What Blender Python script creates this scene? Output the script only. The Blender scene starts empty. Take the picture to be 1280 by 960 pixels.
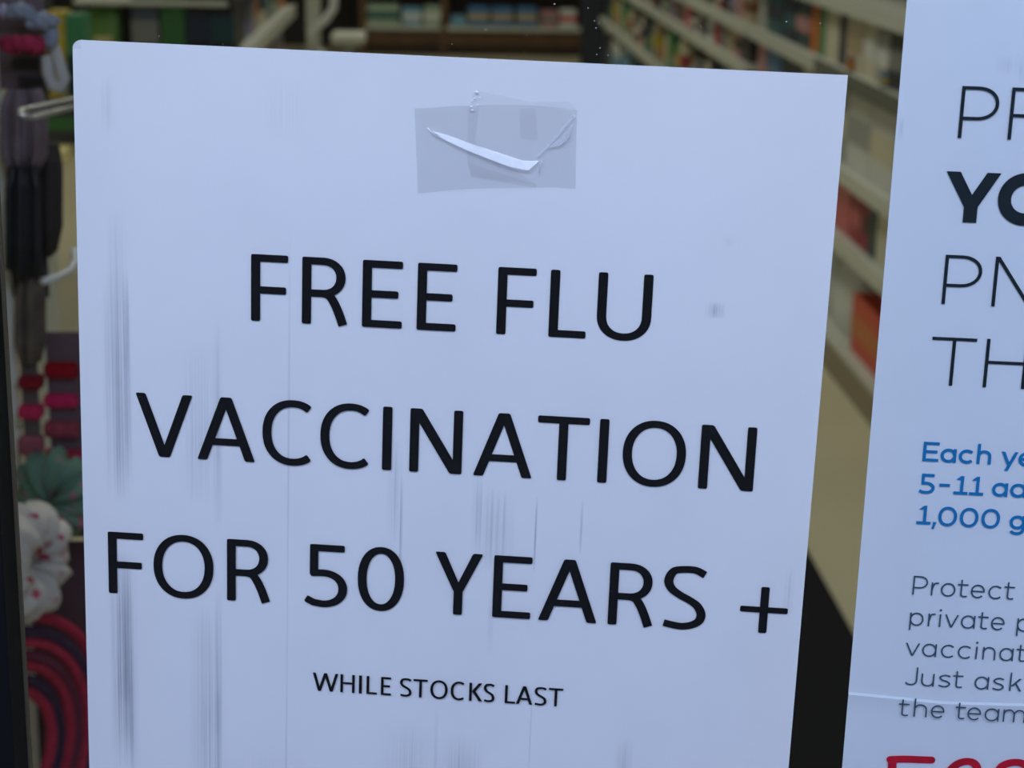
import bpy, bmesh, math, random
from mathutils import Vector, Matrix
random.seed(7)
R = math.radians
SC = bpy.context.scene
COL = SC.collection

# ------------------------------------------------------------------ camera
H = 1.4                      # lens height above the shop floor
F = 2335.0                   # focal length in pixels of a 1280 wide frame
PITCH, YAW, ROLL = R(15.274), R(2.618), R(0.957)
GA = R(6.311)                # the shop front is turned by this against the aisles
DG = 0.50635                 # lens to the papers on the glass, along the glass normal

def cam_axes():
    cy, sy = math.cos(YAW), math.sin(YAW)
    fwd = Vector((sy*math.cos(PITCH), cy*math.cos(PITCH), -math.sin(PITCH)))
    r0 = Vector((cy, -sy, 0)); u0 = r0.cross(fwd)
    c, s = math.cos(ROLL), math.sin(ROLL)
    return c*r0 + s*u0, -s*r0 + c*u0, fwd
CR, CU, CF = cam_axes()
cd = bpy.data.cameras.new('camera'); cam = bpy.data.objects.new('camera', cd); COL.objects.link(cam)
m = Matrix((CR, CU, -CF)).transposed().to_4x4(); m.translation = Vector((0, 0, H)); cam.matrix_world = m
cd.sensor_width = 36; cd.lens = F/1280*36; cd.clip_start = .02
cd.dof.use_dof = True; cd.dof.focus_distance = .53; cd.dof.aperture_fstop = 22
SC.camera = cam
SC.cycles.transparent_max_bounces = 48

# ------------------------------------------------------------------ light and exposure
vs = SC.view_settings
vs.view_transform = 'Standard'; vs.look = 'None'; vs.gamma = 1; vs.use_curve_mapping = False; vs.exposure = 0
w = bpy.data.worlds.new('street_sky'); SC.world = w; w.use_nodes = True
nt = w.node_tree; bg = nt.nodes['Background']
tc = nt.nodes.new('ShaderNodeTexCoord'); sx = nt.nodes.new('ShaderNodeSeparateXYZ'); rp = nt.nodes.new('ShaderNodeValToRGB')
nt.links.new(tc.outputs['Generated'], sx.inputs[0]); nt.links.new(sx.outputs['Z'], rp.inputs[0]); nt.links.new(rp.outputs[0], bg.inputs[0])
rp.color_ramp.elements[0].position = .0; rp.color_ramp.elements[0].color = (.02, .022, .026, 1)
rp.color_ramp.elements[1].position = .25; rp.color_ramp.elements[1].color = (.51, .58, .90, 1)
bg.inputs[1].default_value = 1.62

def area(name, loc, aim, sx_, sy_, power, col):
    l = bpy.data.lights.new(name, 'AREA'); l.shape = 'RECTANGLE'; l.size = sx_; l.size_y = sy_; l.energy = power; l.color = col
    o = bpy.data.objects.new(name, l); COL.objects.link(o); o.location = loc
    o.rotation_euler = (Vector(aim) - Vector(loc)).to_track_quat('-Z', 'Y').to_euler()
    return o
GX = Vector((math.cos(GA), -math.sin(GA), 0)); GY = Vector((math.sin(GA), math.cos(GA), 0))
def gl(x, y, z):                      # along the shop front, into the shop from the papers, height
    return GX*x + GY*(DG+y) + Vector((0, 0, z))
# added area lamp for the sky, kept near so the papers dim downwards
area('added_sky_lamp', gl(-.1, -1.05, H+1.15), gl(-.05, 0, H-.15), 1.8, 1.0, 37.5, (.725, .82, 1.12))
WARM = (1.0, .96, .83)
CEIL = 2.75
LAMPS = [(.2, 2.4, 9), (.2, 5.2, 10.5), (.2, 8.0, 10.5), (.2, 11.0, 10.5), (.2, 13.6, 10.5), (-1.9, 3.8, 4.5), (-1.9, 7.4, 5), (-1.9, 11.4, 6)]
for i, (x, y, p) in enumerate(LAMPS):
    area('shop_light', (x, y, CEIL-.09), (x, y, 0), .55, 1.15, p, WARM)

# ------------------------------------------------------------------ helpers
def srgb(r, g, b):
    f = lambda c: (c/255/12.92) if c/255 <= .04045 else ((c/255+.055)/1.055)**2.4
    return (f(r), f(g), f(b), 1)
MATS = {}
def mat(name, col=(.5, .5, .5, 1), rough=.5, metal=0, noise=0, nscale=30, bump=0, bscale=60, spec=.5):
    if name in MATS: return MATS[name]
    m = bpy.data.materials.new(name); m.use_nodes = True; n = m.node_tree.nodes; L = m.node_tree.links
    b = n['Principled BSDF']; b.inputs['Roughness'].default_value = rough; b.inputs['Metallic'].default_value = metal
    b.inputs['Specular IOR Level'].default_value = spec
    b.inputs['Base Color'].default_value = col
    if noise or bump: t = n.new('ShaderNodeTexCoord')
    if noise:
        q = n.new('ShaderNodeTexNoise'); q.inputs['Scale'].default_value = nscale; q.inputs['Detail'].default_value = 4
        r = n.new('ShaderNodeValToRGB'); r.color_ramp.elements[0].position = .3; r.color_ramp.elements[1].position = .7
        r.color_ramp.elements[0].color = tuple(c*(1-noise) for c in col[:3])+(1,); r.color_ramp.elements[1].color = tuple(min(1, c*(1+noise)) for c in col[:3])+(1,)
        L.new(t.outputs['Object'], q.inputs['Vector']); L.new(q.outputs['Fac'], r.inputs[0]); L.new(r.outputs[0], b.inputs['Base Color'])
    if bump:
        q = n.new('ShaderNodeTexNoise'); q.inputs['Scale'].default_value = bscale; u = n.new('ShaderNodeBump'); u.inputs['Strength'].default_value = bump
        L.new(t.outputs['Object'], q.inputs['Vector']); L.new(q.outputs['Fac'], u.inputs['Height']); L.new(u.outputs[0], b.inputs['Normal'])
    MATS[name] = m; return m

def obj(name, bm, m=None, parent=None, loc=None, rot=None, smooth=False):
    me = bpy.data.meshes.new(name); bm.normal_update(); bm.to_mesh(me); bm.free()
    o = bpy.data.objects.new(name, me); COL.objects.link(o)
    if m: me.materials.append(m)
    if smooth:
        for p in me.polygons: p.use_smooth = True
    if parent: o.parent = parent
    if loc is not None: o.location = loc
    if rot is not None: o.rotation_euler = rot
    return o
def tag(o, label=None, cat=None, group=None, kind=None):
    if label: o['label'] = label
    if cat: o['category'] = cat
    if group: o['group'] = group
    if kind: o['kind'] = kind
    return o
def thing(name, label, cat, loc=(0, 0, 0), rz=0, group=None):
    o = bpy.data.objects.new(name, None); COL.objects.link(o); o.location = loc; o.rotation_euler = (0, 0, rz); o.empty_display_size = .05
    return tag(o, label, cat, group)

def box(bm, x0, x1, y0, y1, z0, z1, bev=0):
    mtx = Matrix.Translation(((x0+x1)/2, (y0+y1)/2, (z0+z1)/2)) @ Matrix.Diagonal((abs(x1-x0), abs(y1-y0), abs(z1-z0), 1))
    r = bmesh.ops.create_cube(bm, size=1, matrix=mtx)
    if bev:
        es = list({e for v in r['verts'] for e in v.link_edges})
        bmesh.ops.bevel(bm, geom=es, offset=bev, segments=2, affect='EDGES', profile=.5)
    return bm
def nbox(*a, **k): return box(bmesh.new(), *a, **k)
def lathe(bm, prof, n=24, at=(0, 0, 0)):
    rings = []
    for r, z in prof:
        if r < 1e-6: rings.append([bm.verts.new((at[0], at[1], at[2]+z))]); continue
        rings.append([bm.verts.new((at[0]+r*math.cos(2*math.pi*i/n), at[1]+r*math.sin(2*math.pi*i/n), at[2]+z)) for i in range(n)])
    for a, b in zip(rings, rings[1:]):
        for i in range(n):
            j = (i+1) % n
            if len(a) == 1 and len(b) == 1: continue
            if len(a) == 1: bm.faces.new((a[0], b[j], b[i]))
            elif len(b) == 1: bm.faces.new((a[i], a[j], b[0]))
            else: bm.faces.new((a[i], a[j], b[j], b[i]))
    return bm
def tube(bm, pts, r, n=10, closed=False, rfun=None):
    pts = [Vector(p) for p in pts]; N = len(pts); rings = []
    nrm = None
    for i in range(N):
        a = pts[(i-1) % N] if (closed or i > 0) else pts[i]; b = pts[(i+1) % N] if (closed or i < N-1) else pts[i]
        t = (b-a).normalized()
        if nrm is None: nrm = t.orthogonal().normalized()
        nrm = (nrm - t*nrm.dot(t)).normalized(); bi = t.cross(nrm)
        rr = rfun(i/N) if rfun else r
        rings.append([bm.verts.new(pts[i] + (nrm*math.cos(2*math.pi*k/n) + bi*math.sin(2*math.pi*k/n))*rr) for k in range(n)])
    for i in range(N if closed else N-1):
        a, b = rings[i], rings[(i+1) % N]
        # keep rings of a closed tube aligned
        off = 0
        if closed and i == N-1:
            off = min(range(n), key=lambda o: (a[0].co-b[o].co).length)
        for k in range(n):
            bm.faces.new((a[k], a[(k+1) % n], b[(k+1+off) % n], b[(k+off) % n]))
    if not closed:
        bm.faces.new(list(reversed(rings[0]))); bm.faces.new(rings[-1])
    return bm

def pray(px, py): return CR*((px-640)/F) - CU*((py-480)/F) + CF
def P(px, py, Y):                     # the point at depth Y in the shop seen at a pixel
    d = pray(px, py); return d*(Y/d.y) + Vector((0, 0, H))
def PX(px, py, X):                    # the point on a shelf front X to the side
    d = pray(px, py); return d*(X/d.x) + Vector((0, 0, H))
def proj(v):
    q = Vector(v)-Vector((0, 0, H)); z = q.dot(CF); return 640+F*q.dot(CR)/z, 480-F*q.dot(CU)/z

# ------------------------------------------------------------------ room shell
def struct(name, bm, m, parent=None, **k):
    o = obj(name, bm, m, parent, **k)
    if not parent: o['kind'] = 'structure'
    return o
FLOORM = mat('vinyl_floor', srgb(196, 190, 158), .38, noise=.06, nscale=2.2)
WALLM = mat('shop_wall_paint', srgb(190, 186, 170), .8)
BLACK = mat('black_aluminium', srgb(5, 6, 8), .6, spec=.15)
XL, XR, YB = -3.2, 1.78, 15.75
# floor and ceiling follow the slanted shop front
def slab(z0, z1):
    bm = bmesh.new()
    f = [gl((XL)/math.cos(GA)-.05, .03, 0), gl((XR)/math.cos(GA)+.06, .03, 0)]
    pts = [(XL, f[0].y), (XR, f[1].y), (XR, YB), (XL, YB)]
    lo = [bm.verts.new((x, y, z0)) for x, y in pts]; hi = [bm.verts.new((x, y, z1)) for x, y in pts]
    bm.faces.new(lo[::-1]); bm.faces.new(hi)
    for i in range(4): bm.faces.new((lo[i], lo[(i+1) % 4], hi[(i+1) % 4], hi[i]))
    return bm
struct('floor', slab(-.1, 0), FLOORM)
struct('ceiling', slab(CEIL, CEIL+.1), WALLM)
struct('wall_back', nbox(XL-.1, XR+.1, YB, YB+.1, 0, CEIL), mat('dark_back_wall', srgb(42, 38, 36), .8))
struct('wall_left', nbox(XL-.1, XL, .85, YB, 0, CEIL), WALLM)
struct('wall_right', nbox(XR, XR+.1, .25, YB, 0, CEIL), WALLM)
struct('pavement', nbox(-4, 4, -4, .1, -.1, -.02), mat('street_paving', srgb(42, 42, 44), .8, noise=.2, nscale=8))

# shop front: black mullion, glass pane, dust; everything hangs on one root turned with the facade
win = thing('window_1', None, None, gl(0, 0, 0), -GA); win['kind'] = 'structure'
WX0, WX1 = -.1775, 1.30
GLASS = bpy.data.materials.new('clear_window_glass'); GLASS.use_nodes = True
n = GLASS.node_tree.nodes; L = GLASS.node_tree.links; n.remove(n['Principled BSDF'])
tr = n.new('ShaderNodeBsdfTransparent'); tr.inputs[0].default_value = (.97, .985, .98, 1)
gs = n.new('ShaderNodeBsdfGlossy'); gs.inputs['Roughness'].default_value = .01
fr = n.new('ShaderNodeFresnel'); fr.inputs[0].default_value = 1.28; mx = n.new('ShaderNodeMixShader')
L.new(fr.outputs[0], mx.inputs[0]); L.new(tr.outputs[0], mx.inputs[1]); L.new(gs.outputs[0], mx.inputs[2]); L.new(mx.outputs[0], n['Material Output'].inputs[0])
obj('glass_pane', nbox(WX0-.01, WX1+.01, -.0105, -.0045, .06, 2.2), GLASS, win)
obj('mullion', nbox(WX0-.07, WX0, -.014, -.001, .0, 2.3, bev=.0008), BLACK, win)
obj('mullion', nbox(WX1, WX1+.07, -.04, .035, .0, 2.3, bev=.003), BLACK, win)
obj('sill_rail', nbox(WX0, WX1, -.03, .03, 0, .06, bev=.003), BLACK, win)
obj('head_rail', nbox(WX0, WX1, -.03, .03, 2.2, 2.3, bev=.003), BLACK, win)
gk = obj('gasket', nbox(WX0-.0015, WX0+.0006, -.001, .0005, .06, 2.2), mat('aged_gasket', srgb(98, 88, 72), .6), win)
gk['label'] = 'thin brownish seal along the glass edge'
struct('wall_front', nbox(-3.4, WX0-.07, -.03, .03, 0, CEIL), WALLM, loc=gl(0, 0, 0), rot=(0, 0, -GA))
struct('wall_front_right', nbox(WX1+.07, 1.95, -.03, .03, 0, CEIL), WALLM, loc=gl(0, 0, 0), rot=(0, 0, -GA))
struct('wall_front_above', nbox(WX0-.07, WX1+.07, -.03, .03, 2.3, CEIL), WALLM, loc=gl(0, 0, 0), rot=(0, 0, -GA))
dust = bmesh.new()
for (px, py) in [(199, 45), (279, 55), (463, 37), (420, 45), (416, 15), (565, 55), (607, 37), (658, 44), (655, 64), (746, 68), (760, 69), (722, 14), (735, 10), (743, 26), (749, 29), (745, 35), (750, 60), (800, 51), (849, 52), (983, 27), (876, 33), (1025, 29), (1094, 507), (778, 18), (693, 5), (520, 33), (634, 73), (352, 15), (306, 27)]:
    d = pray(px, py); t = (DG-.0105)/d.dot(GY); q = d*t
    bmesh.ops.create_icosphere(dust, subdivisions=1, radius=random.uniform(.00007, .00016), matrix=Matrix.Translation((q.dot(GX), -.0106, H+q.z)) @ Matrix.Diagonal((random.uniform(.7, 1.7), .5, random.uniform(.6, 1.1), 1)))
ds = obj('dust', dust, mat('pale_dust', srgb(200, 205, 210), .9), win); ds['kind'] = 'stuff'

# ------------------------------------------------------------------ printed lettering
MM = .001
def ellp(cx, cz, rx, rz, a0, a1, k=18, e=2.25):
    out = []
    for i in range(k+1):
        a = R(a0+(a1-a0)*i/k); c, s = math.cos(a), math.sin(a)
        out.append((cx+rx*math.copysign(abs(c)**(2/e), c), cz+rz*math.copysign(abs(s)**(2/e), s)))
    return out
def spline(pts, k=6):
    out = []
    n = len(pts)
    for i in range(n-1):
        p0, p1, p2, p3 = pts[max(i-1, 0)], pts[i], pts[i+1], pts[min(i+2, n-1)]
        for j in range(k):
            t = j/k
            out.append(tuple(.5*((2*p1[d])+(-p0[d]+p2[d])*t+(2*p0[d]-5*p1[d]+4*p2[d]-p3[d])*t*t+(-p0[d]+3*p1[d]-3*p2[d]+p3[d])*t**3) for d in (0, 1)))
    out.append(pts[-1]); return out
class Ink:
    """collects flat printed shapes, in millimetres on a sheet"""
    def __init__(s, y): s.bm = bmesh.new(); s.y = y
    def poly(s, pts, r=0):
        if r:
            out = []; N = len(pts)
            for i in range(N):
                a, b, c = Vector(pts[i-1]), Vector(pts[i]), Vector(pts[(i+1) % N])
                u, v = a-b, c-b
                if u.length < 1e-6 or v.length < 1e-6: continue
                if abs(math.pi-u.angle(v)) < .6: out.append(tuple(b)); continue
                q = min(r, u.length*.45, v.length*.45); p, e = b+u.normalized()*q, b+v.normalized()*q
                for t in (0, .33, .67, 1): out.append(tuple(p*(1-t)**2+b*2*t*(1-t)+e*t*t))
            pts = out
        s.y -= 5e-6          # each stroke lies a hair over the one before
        vs = [s.bm.verts.new((p[0]*MM, s.y, p[1]*MM)) for p in pts]
        try: s.bm.faces.new(vs)
        except ValueError: pass
    def stroke(s, pts, sv, sh, closed=False, r=.35):
        N = len(pts); Lp, Rp = [], []
        for i in range(N):
            b = Vector(pts[i])
            a = Vector(pts[i-1]) if (i > 0 or closed) else None; c = Vector(pts[(i+1) % N]) if (i < N-1 or closed) else None
            t1 = (b-a).normalized() if a is not None else None; t2 = (c-b).normalized() if c is not None else None
            t = ((t1 or t2)+(t2 or t1)).normalized()
            nn = Vector((-t.y, t.x)); mit = 1/max(.5, (Vector((-(t1 or t).y, (t1 or t).x))).dot(nn))
            wd = math.sqrt((sv*t.y)**2+(sh*t.x)**2)*.5*mit
            Lp.append(tuple(b+nn*wd)); Rp.append(tuple(b-nn*wd))
        if closed:
            lo = [s.bm.verts.new((p[0]*MM, s.y, p[1]*MM)) for p in Lp]; ro = [s.bm.verts.new((p[0]*MM, s.y, p[1]*MM)) for p in Rp]
            for i in range(N): s.bm.faces.new((lo[i], lo[(i+1) % N], ro[(i+1) % N], ro[i]))
        else:
            # round only the two ends; the sides stay as sampled
            s.poly(Lp+Rp[::-1], r)
    def bar(s, x0, x1, z0, z1, r=.35): s.poly([(x0, z0), (x1, z0), (x1, z1), (x0, z1)], r)
    def para(s, xb, wb, zb, xt, wt, zt, r=.35): s.poly([(xb, zb), (xb+wb, zb), (xt+wt, zt), (xt, zt)], r)
    def done(s, name, m, parent, lift=None):
        bmesh.ops.recalc_face_normals(s.bm, faces=s.bm.faces)
        return obj(name, s.bm, m, parent)

def cap(k, ch, x, w, b, h, sv, sh, r):
    """one capital or figure filling the box x..x+w, b..b+h"""
    X = lambda u: x+u*w
    Z = lambda u: b+u*h
    S = lambda pts, c=False: k.stroke([(X(p[0]), Z(p[1])) for p in pts], sv, sh, c, r)
    stem = lambda xs: k.bar(xs, xs+sv, b, b+h, r)
    iw, ih = sv/2/w, sh/2/h
    if ch == 'F':
        stem(x); k.bar(x, x+w, b+h-sh, b+h, r); k.bar(x, x+.95*w, b+.47*h-sh/2, b+.47*h+sh/2, r)
    elif ch == 'E':
        stem(x); k.bar(x, x+w, b+h-sh, b+h, r); k.bar(x, x+.9*w, b+.5*h-sh/2, b+.5*h+sh/2, r); k.bar(x, x+w, b, b+sh, r)
    elif ch in 'RP':
        stem(x); bot = .465 if ch == 'R' else .385
        mx = .93 if ch == 'R' else 1
        rz = (1-ih-bot)/2
        S([(.02, 1-ih), (.42, 1-ih)]+ellp(.45, bot+rz, mx-.45-iw, rz, 90, -90, 16, 2.1)+[(.42, bot), (.02, bot)])
        if ch == 'R':
            if r: S(spline([(.44, bot), (.58, bot-.03), (.68, bot-.12), (.78, .2), (1-iw*1.15, 0)]))
            else: k.para(X(1)-1.25*sv, 1.25*sv, b, X(.5), 1.25*sv, Z(bot), r)
    elif ch == 'L': stem(x); k.bar(x, x+w, b, b+sh, r)
    elif ch == 'I': k.bar(x, x+w, b, b+h, r)
    elif ch == 'U':
        S([(iw, 1), (iw, .4)]+ellp(.5, .36, .5-iw, .36-ih, 180, 360, 22, 2.15)+[(1-iw, .4), (1-iw, 1)])
    elif ch in 'VA':
        hw = sv*1.1; f = 1 if ch == 'A' else -1
        z0, z1 = (b, b+h) if ch == 'A' else (b+h, b)
        tw = .19*w; a = x+w/2-tw/2
        k.para(x, hw, z0, a, hw*1.0, z1, r); k.para(x+w-hw, hw, z0, a+tw-hw, hw, z1, r)
        k.para(a, tw, z1, a-.0*w, tw, z1-f*sh*.5, r)
        if ch == 'A': k.bar(X(.2), X(.8), b+.295*h-sh/2, b+.295*h+sh/2, 0)
    elif ch == 'N':
        stem(x); stem(x+w-sv); hw = sv*1.3
        k.para(x+w-hw-.0*w, hw, b, x, hw, b+h, r)
    elif ch == 'T':
        k.bar(x, x+w, b+h-sh, b+h, r); k.bar(x+w/2-sv/2, x+w/2+sv/2, b, b+h-sh*.3, r)
    elif ch == 'H': stem(x); stem(x+w-sv); k.bar(x, x+w, b+.52*h-sh/2, b+.52*h+sh/2, 0)
    elif ch == 'O' or ch == '0':
        e = 2.15
        k.stroke(ellp(x+w/2, b+h/2, w/2-sv/2, h/2+.018*h-sh/2, 0, 350, 47, e), sv, sh, True)
    elif ch == 'C':
        k.stroke(ellp(x+.61*w, b+h/2, .61*w-sv/2, h/2+.018*h-sh/2, 53, 307, 30, 2.2), sv, sh, False, r)
    elif ch == '5':
        k.bar(X(.11), X(.93), b+h-sh, b+h, r); k.bar(X(.11), X(.11)+sv*.95, b+.5*h, b+h, r)
        bz = .60-ih
        S([(.13, bz-.01), (.4, bz)]+ellp(.42, (bz+ih-.015)/2, .58-iw, (bz-ih+.015)/2, 90, -90, 20, 2.1)[1:]+[(.2, .015+ih*.8), (.02, .065+ih)])
    elif ch == 'Y':
        hw = sv*1.12; j = .37
        k.para(x, hw, b+h, x+w/2-sv*.5, sv*1.0, b+j*h, r); k.para(x+w-hw, hw, b+h, x+w/2-sv*.5, sv, b+j*h, r)
        k.bar(x+w/2-sv/2, x+w/2+sv/2, b, b+(j+.06)*h, r)
    elif ch == 'S':
        S(spline([(.93, .885), (.72, 1-ih+.005), (.46, 1-ih+.012), (.2, .92), (.09, .77), (.17, .64), (.37, .545), (.6, .47), (.79, .385), (1-iw, .262), (.86, .15), (.71, .078), (.48, ih-.012), (.26, ih), (.03, .085)], 5))
    elif ch == 'K':
        stem(x); k.para(x+sv*.75, sv*1.35, b+.50*h, x+w*.96-sv*1.35, sv*1.35, b+h, r); k.para(x+w-sv*1.35, sv*1.35, b, x+sv*.9, sv*1.35, b+.56*h, r)
    elif ch == 'W':
        hw = sv*1.1; q = .27*w
        for xt, xb in ((x, x+q-hw/2), (x+w/2-hw/2, x+q-hw/2), (x+w/2-hw/2, x+w-q-hw/2), (x+w-hw, x+w-q-hw/2)): k.para(xb, hw, b, xt, hw, b+h, r)

def ring(k, cx, cz, rx, rz, s, a0=0, a1=360, e=2.05):
    if a1-a0 >= 360: k.stroke(ellp(cx, cz, rx, rz, 0, 352, 43, e), s, s, True)
    else: k.stroke(ellp(cx, cz, rx, rz, a0, a1, 30, e), s, s, False, 0)
def low(k, ch, x0, x1, b, xh, asc, s):
    """one light geometric lower-case letter between x0 and x1"""
    w = x1-x0; cx = (x0+x1)/2; cz = b+xh/2; rz = xh/2-s/2+.02*xh; q = s/2
    st = lambda p: k.stroke(p, s, s, False, 0)
    if ch == 'o': ring(k, cx, cz, w/2-q, rz, s)
    elif ch in 'adgq':
        top = b+(asc if ch == 'd' else xh); bot = b-(.0 if ch != 'g' else -.1*xh)
        ring(k, x0+(w-.0)/2, cz, w/2-q, rz, s); k.bar(x1-s, x1, bot, top, 0)
        if ch == 'g': k.stroke([(x1-q, b+.3*xh)]+ellp(cx, b-.02*xh, w/2-q, .42*xh-q, 0, -158, 24, 2.1), s, s, False, 0)
    elif ch == 'p': ring(k, cx, cz, w/2-q, rz, s); k.bar(x0, x0+s, b-.36*xh, b+xh, 0)
    elif ch == 'c': ring(k, x0+.55*w, cz, .55*w-q, rz, s, 43, 317)
    elif ch == 'e': ring(k, cx, cz, w/2-q, rz, s, 2, 318); k.bar(x0+q, x1-q*.2, cz-q, cz+q, 0)
    elif ch in 'hn':
        k.bar(x0, x0+s, b, b+(asc if ch == 'h' else xh), 0)
        st([(x0+q, b+.45*xh)]+ellp(cx, b+.52*xh, w/2-q, .48*xh-q+.02*xh, 180, 0, 20, 2.2)+[(x1-q, b)])
    elif ch == 'm':
        k.bar(x0, x0+s, b, b+xh, 0); h2 = w/2
        for xa in (x0, x0+h2-q): st([(xa+q, b+.45*xh)]+ellp(xa+h2/2+q*.5, b+.52*xh, h2/2-q*.5, .48*xh-q+.02*xh, 180, 0, 16, 2.2)+[(xa+h2, b)])
    elif ch == 'u': k.bar(x1-s, x1, b, b+xh, 0); st([(x0+q, b+xh)]+ellp(cx, b+.46*xh, w/2-q, .46*xh-q+.02*xh, 180, 360, 20, 2.2)+[(x1-q, b+.6*xh)])
    elif ch == 'r': k.bar(x0, x0+s, b, b+xh, 0); st([(x0+q, b+.42*xh)]+spline([(x0+.12*w+q, b+.68*xh), (x0+.45*w, b+.92*xh), (x1, b+xh-q*.6)], 5))
    elif ch == 'i': k.bar(x0, x0+s, b, b+xh, 0); k.poly([(x0+q+.75*s*math.cos(t*.524), b+xh*1.3+.75*s*math.sin(t*.524)) for t in range(12)])
    elif ch in 'vy':
        hw = s*1.1; k.para(cx-hw/2, hw, b, x0, hw, b+xh, 0)
        if ch == 'v': k.para(cx-hw/2, hw, b, x1-hw, hw, b+xh, 0)
        else: k.para(cx-hw/2-.36*(x1-cx-hw/2), hw, b-.4*xh, x1-hw, hw, b+xh, 0)
    elif ch == 't':
        sx_ = x0+.36*w; k.bar(x0, x1, b+xh-s, b+xh, 0)
        st([(sx_, b+1.32*xh), (sx_, b+.28*xh)]+ellp(sx_+.27*w, b+.24*xh, .27*w, .24*xh-q, 180, 285, 10, 2.2)+[(x1-.06*w, b+q*1.5)])
    elif ch == 's':
        st(spline([(x1-.06*w, b+.86*xh), (x0+.62*w, b+xh-q), (x0+.3*w, b+.95*xh-q), (x0+q+.03*w, b+.74*xh), (x0+.3*w, b+.56*xh), (x0+.7*w, b+.46*xh), (x1-q, b+.27*xh), (x0+.72*w, b+q+.02*xh), (x0+.4*w, b+q-.01*xh), (x0+.03*w, b+.14*xh)], 4))
    elif ch == 'k': k.bar(x0, x0+s, b, b+asc, 0); k.para(x0+s*.5, s*1.6, b+.36*xh, x1-s*1.6-.05*w, s*1.6, b+xh, 0); k.para(x1-s*1.4, s*1.4, b, x0+.38*w, s*1.4, b+.62*xh, 0)
    elif ch == 'J': st([(x1-q, b+asc), (x1-q, b+.3*asc)]+ellp(x0+.58*w, b+.28*asc, .42*w-q, .28*asc-q, 0, -150, 16, 2.1))
    elif ch == '1': k.bar(x0, x1, b, b+s, 0); k.bar(cx-q+.06*w, cx+q+.06*w, b, b+asc, 0); k.para(x0+.12*w, s*1.3, b+asc-1.35*s, cx+.06*w-q, s*1.2, b+asc, 0)
    elif ch == '-': k.bar(x0, x1, b+.38*asc, b+.38*asc+s, 0)
    elif ch == ',': k.poly([(x0, b-.22*asc), (x0+s*.75, b-.22*asc), (x1, b+s), (x1-s*1.1, b+s), (x1-s*1.1, b)])

def ink_mat(name, col, specks):
    m = bpy.data.materials.new(name); m.use_nodes = True; n = m.node_tree.nodes; L = m.node_tree.links; b = n['Principled BSDF']
    b.inputs['Roughness'].default_value = .7; b.inputs['Specular IOR Level'].default_value = .25
    t = n.new('ShaderNodeTexCoord'); q = n.new('ShaderNodeTexNoise'); q.inputs['Scale'].default_value = 900; q.inputs['Detail'].default_value = 1
    r = n.new('ShaderNodeValToRGB'); r.color_ramp.elements[0].position = 1-specks; r.color_ramp.elements[0].color = col
    r.color_ramp.elements[1].position = 1-specks+.05; r.color_ramp.elements[1].color = tuple(.6*c+.22 for c in col[:3])+(1,)
    L.new(t.outputs['Object'], q.inputs['Vector']); L.new(q.outputs['Fac'], r.inputs[0]); L.new(r.outputs[0], b.inputs['Base Color'])
    return m
INK = ink_mat('black_print', srgb(6, 7, 10), .21)
SLATE = mat('dark_slate_print', srgb(17, 33, 40), .6, spec=.3)
GREY = mat('grey_print', srgb(62, 84, 102), .6, spec=.3)
BLUE = mat('blue_print', srgb(0, 120, 180), .6, spec=.3)

def paper(name, grime, tint):
    """white paper; grime = list of (x, half width, z low, z high, strength) in mm: dragged toner streaks"""
    m = bpy.data.materials.new(name); m.use_nodes = True; n = m.node_tree.nodes; L = m.node_tree.links; b = n['Principled BSDF']
    b.inputs['Roughness'].default_value = .75; b.inputs['Specular IOR Level'].default_value = .2
    t = n.new('ShaderNodeTexCoord'); sp = n.new('ShaderNodeSeparateXYZ'); L.new(t.outputs['Object'], sp.inputs[0])
    def mth(op, a, bb=None, c=None):
        q = n.new('ShaderNodeMath'); q.operation = op
        for i, v in enumerate((a, bb, c)):
            if v is None: continue
            if isinstance(v, (int, float)): q.inputs[i].default_value = v
            else: L.new(v, q.inputs[i])
        return q.outputs[0]
    def noise(sx_, sz_, det=3):
        mp = n.new('ShaderNodeMapping'); mp.inputs['Scale'].default_value = (sx_, 0, sz_); L.new(t.outputs['Object'], mp.inputs[0])
        q = n.new('ShaderNodeTexNoise'); q.inputs['Scale'].default_value = 1; q.inputs['Detail'].default_value = det; L.new(mp.outputs[0], q.inputs['Vector']); return q.outputs['Fac']
    xm = mth('MULTIPLY', sp.outputs['X'], 1000.0); zm = mth('MULTIPLY', sp.outputs['Z'], 1000.0)
    lines = mth('POWER', noise(1700, 8, 3), 2.6); blot = noise(60, 45, 3)
    tot = None
    for x, hw, z0, z1, st in grime:
        dx = mth('SUBTRACT', 1.0, mth('MINIMUM', mth('DIVIDE', mth('ABSOLUTE', mth('SUBTRACT', xm, x)), hw), 1.0))
        zc, zh = (z0+z1)/2, (z1-z0)/2
        dz = mth('SUBTRACT', 1.0, mth('POWER', mth('MINIMUM', mth('DIVIDE', mth('ABSOLUTE', mth('SUBTRACT', zm, zc)), zh), 1.0), 2.0))
        v = mth('MULTIPLY', mth('MULTIPLY', dx, dz), st)
        tot = v if tot is None else mth('ADD', tot, v)
    mixc = n.new('ShaderNodeMixRGB'); mixc.inputs[1].default_value = tint; mixc.inputs[2].default_value = srgb(70, 84, 112)
    general = mth('MULTIPLY', mth('SUBTRACT', noise(35, 28, 4), .45), .10)
    if tot is not None:
        fac = mth('MULTIPLY', tot, mth('MULTIPLY', lines, mth('ADD', blot, .35)))
        fac = mth('MULTIPLY', fac, 2.5)
        fac = mth('ADD', fac, mth('MAXIMUM', general, 0))
    else: fac = mth('MAXIMUM', general, 0)
    L.new(mth('MINIMUM', fac, .8), mixc.inputs[0]); L.new(mixc.outputs[0], b.inputs['Base Color'])
    return m

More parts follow.
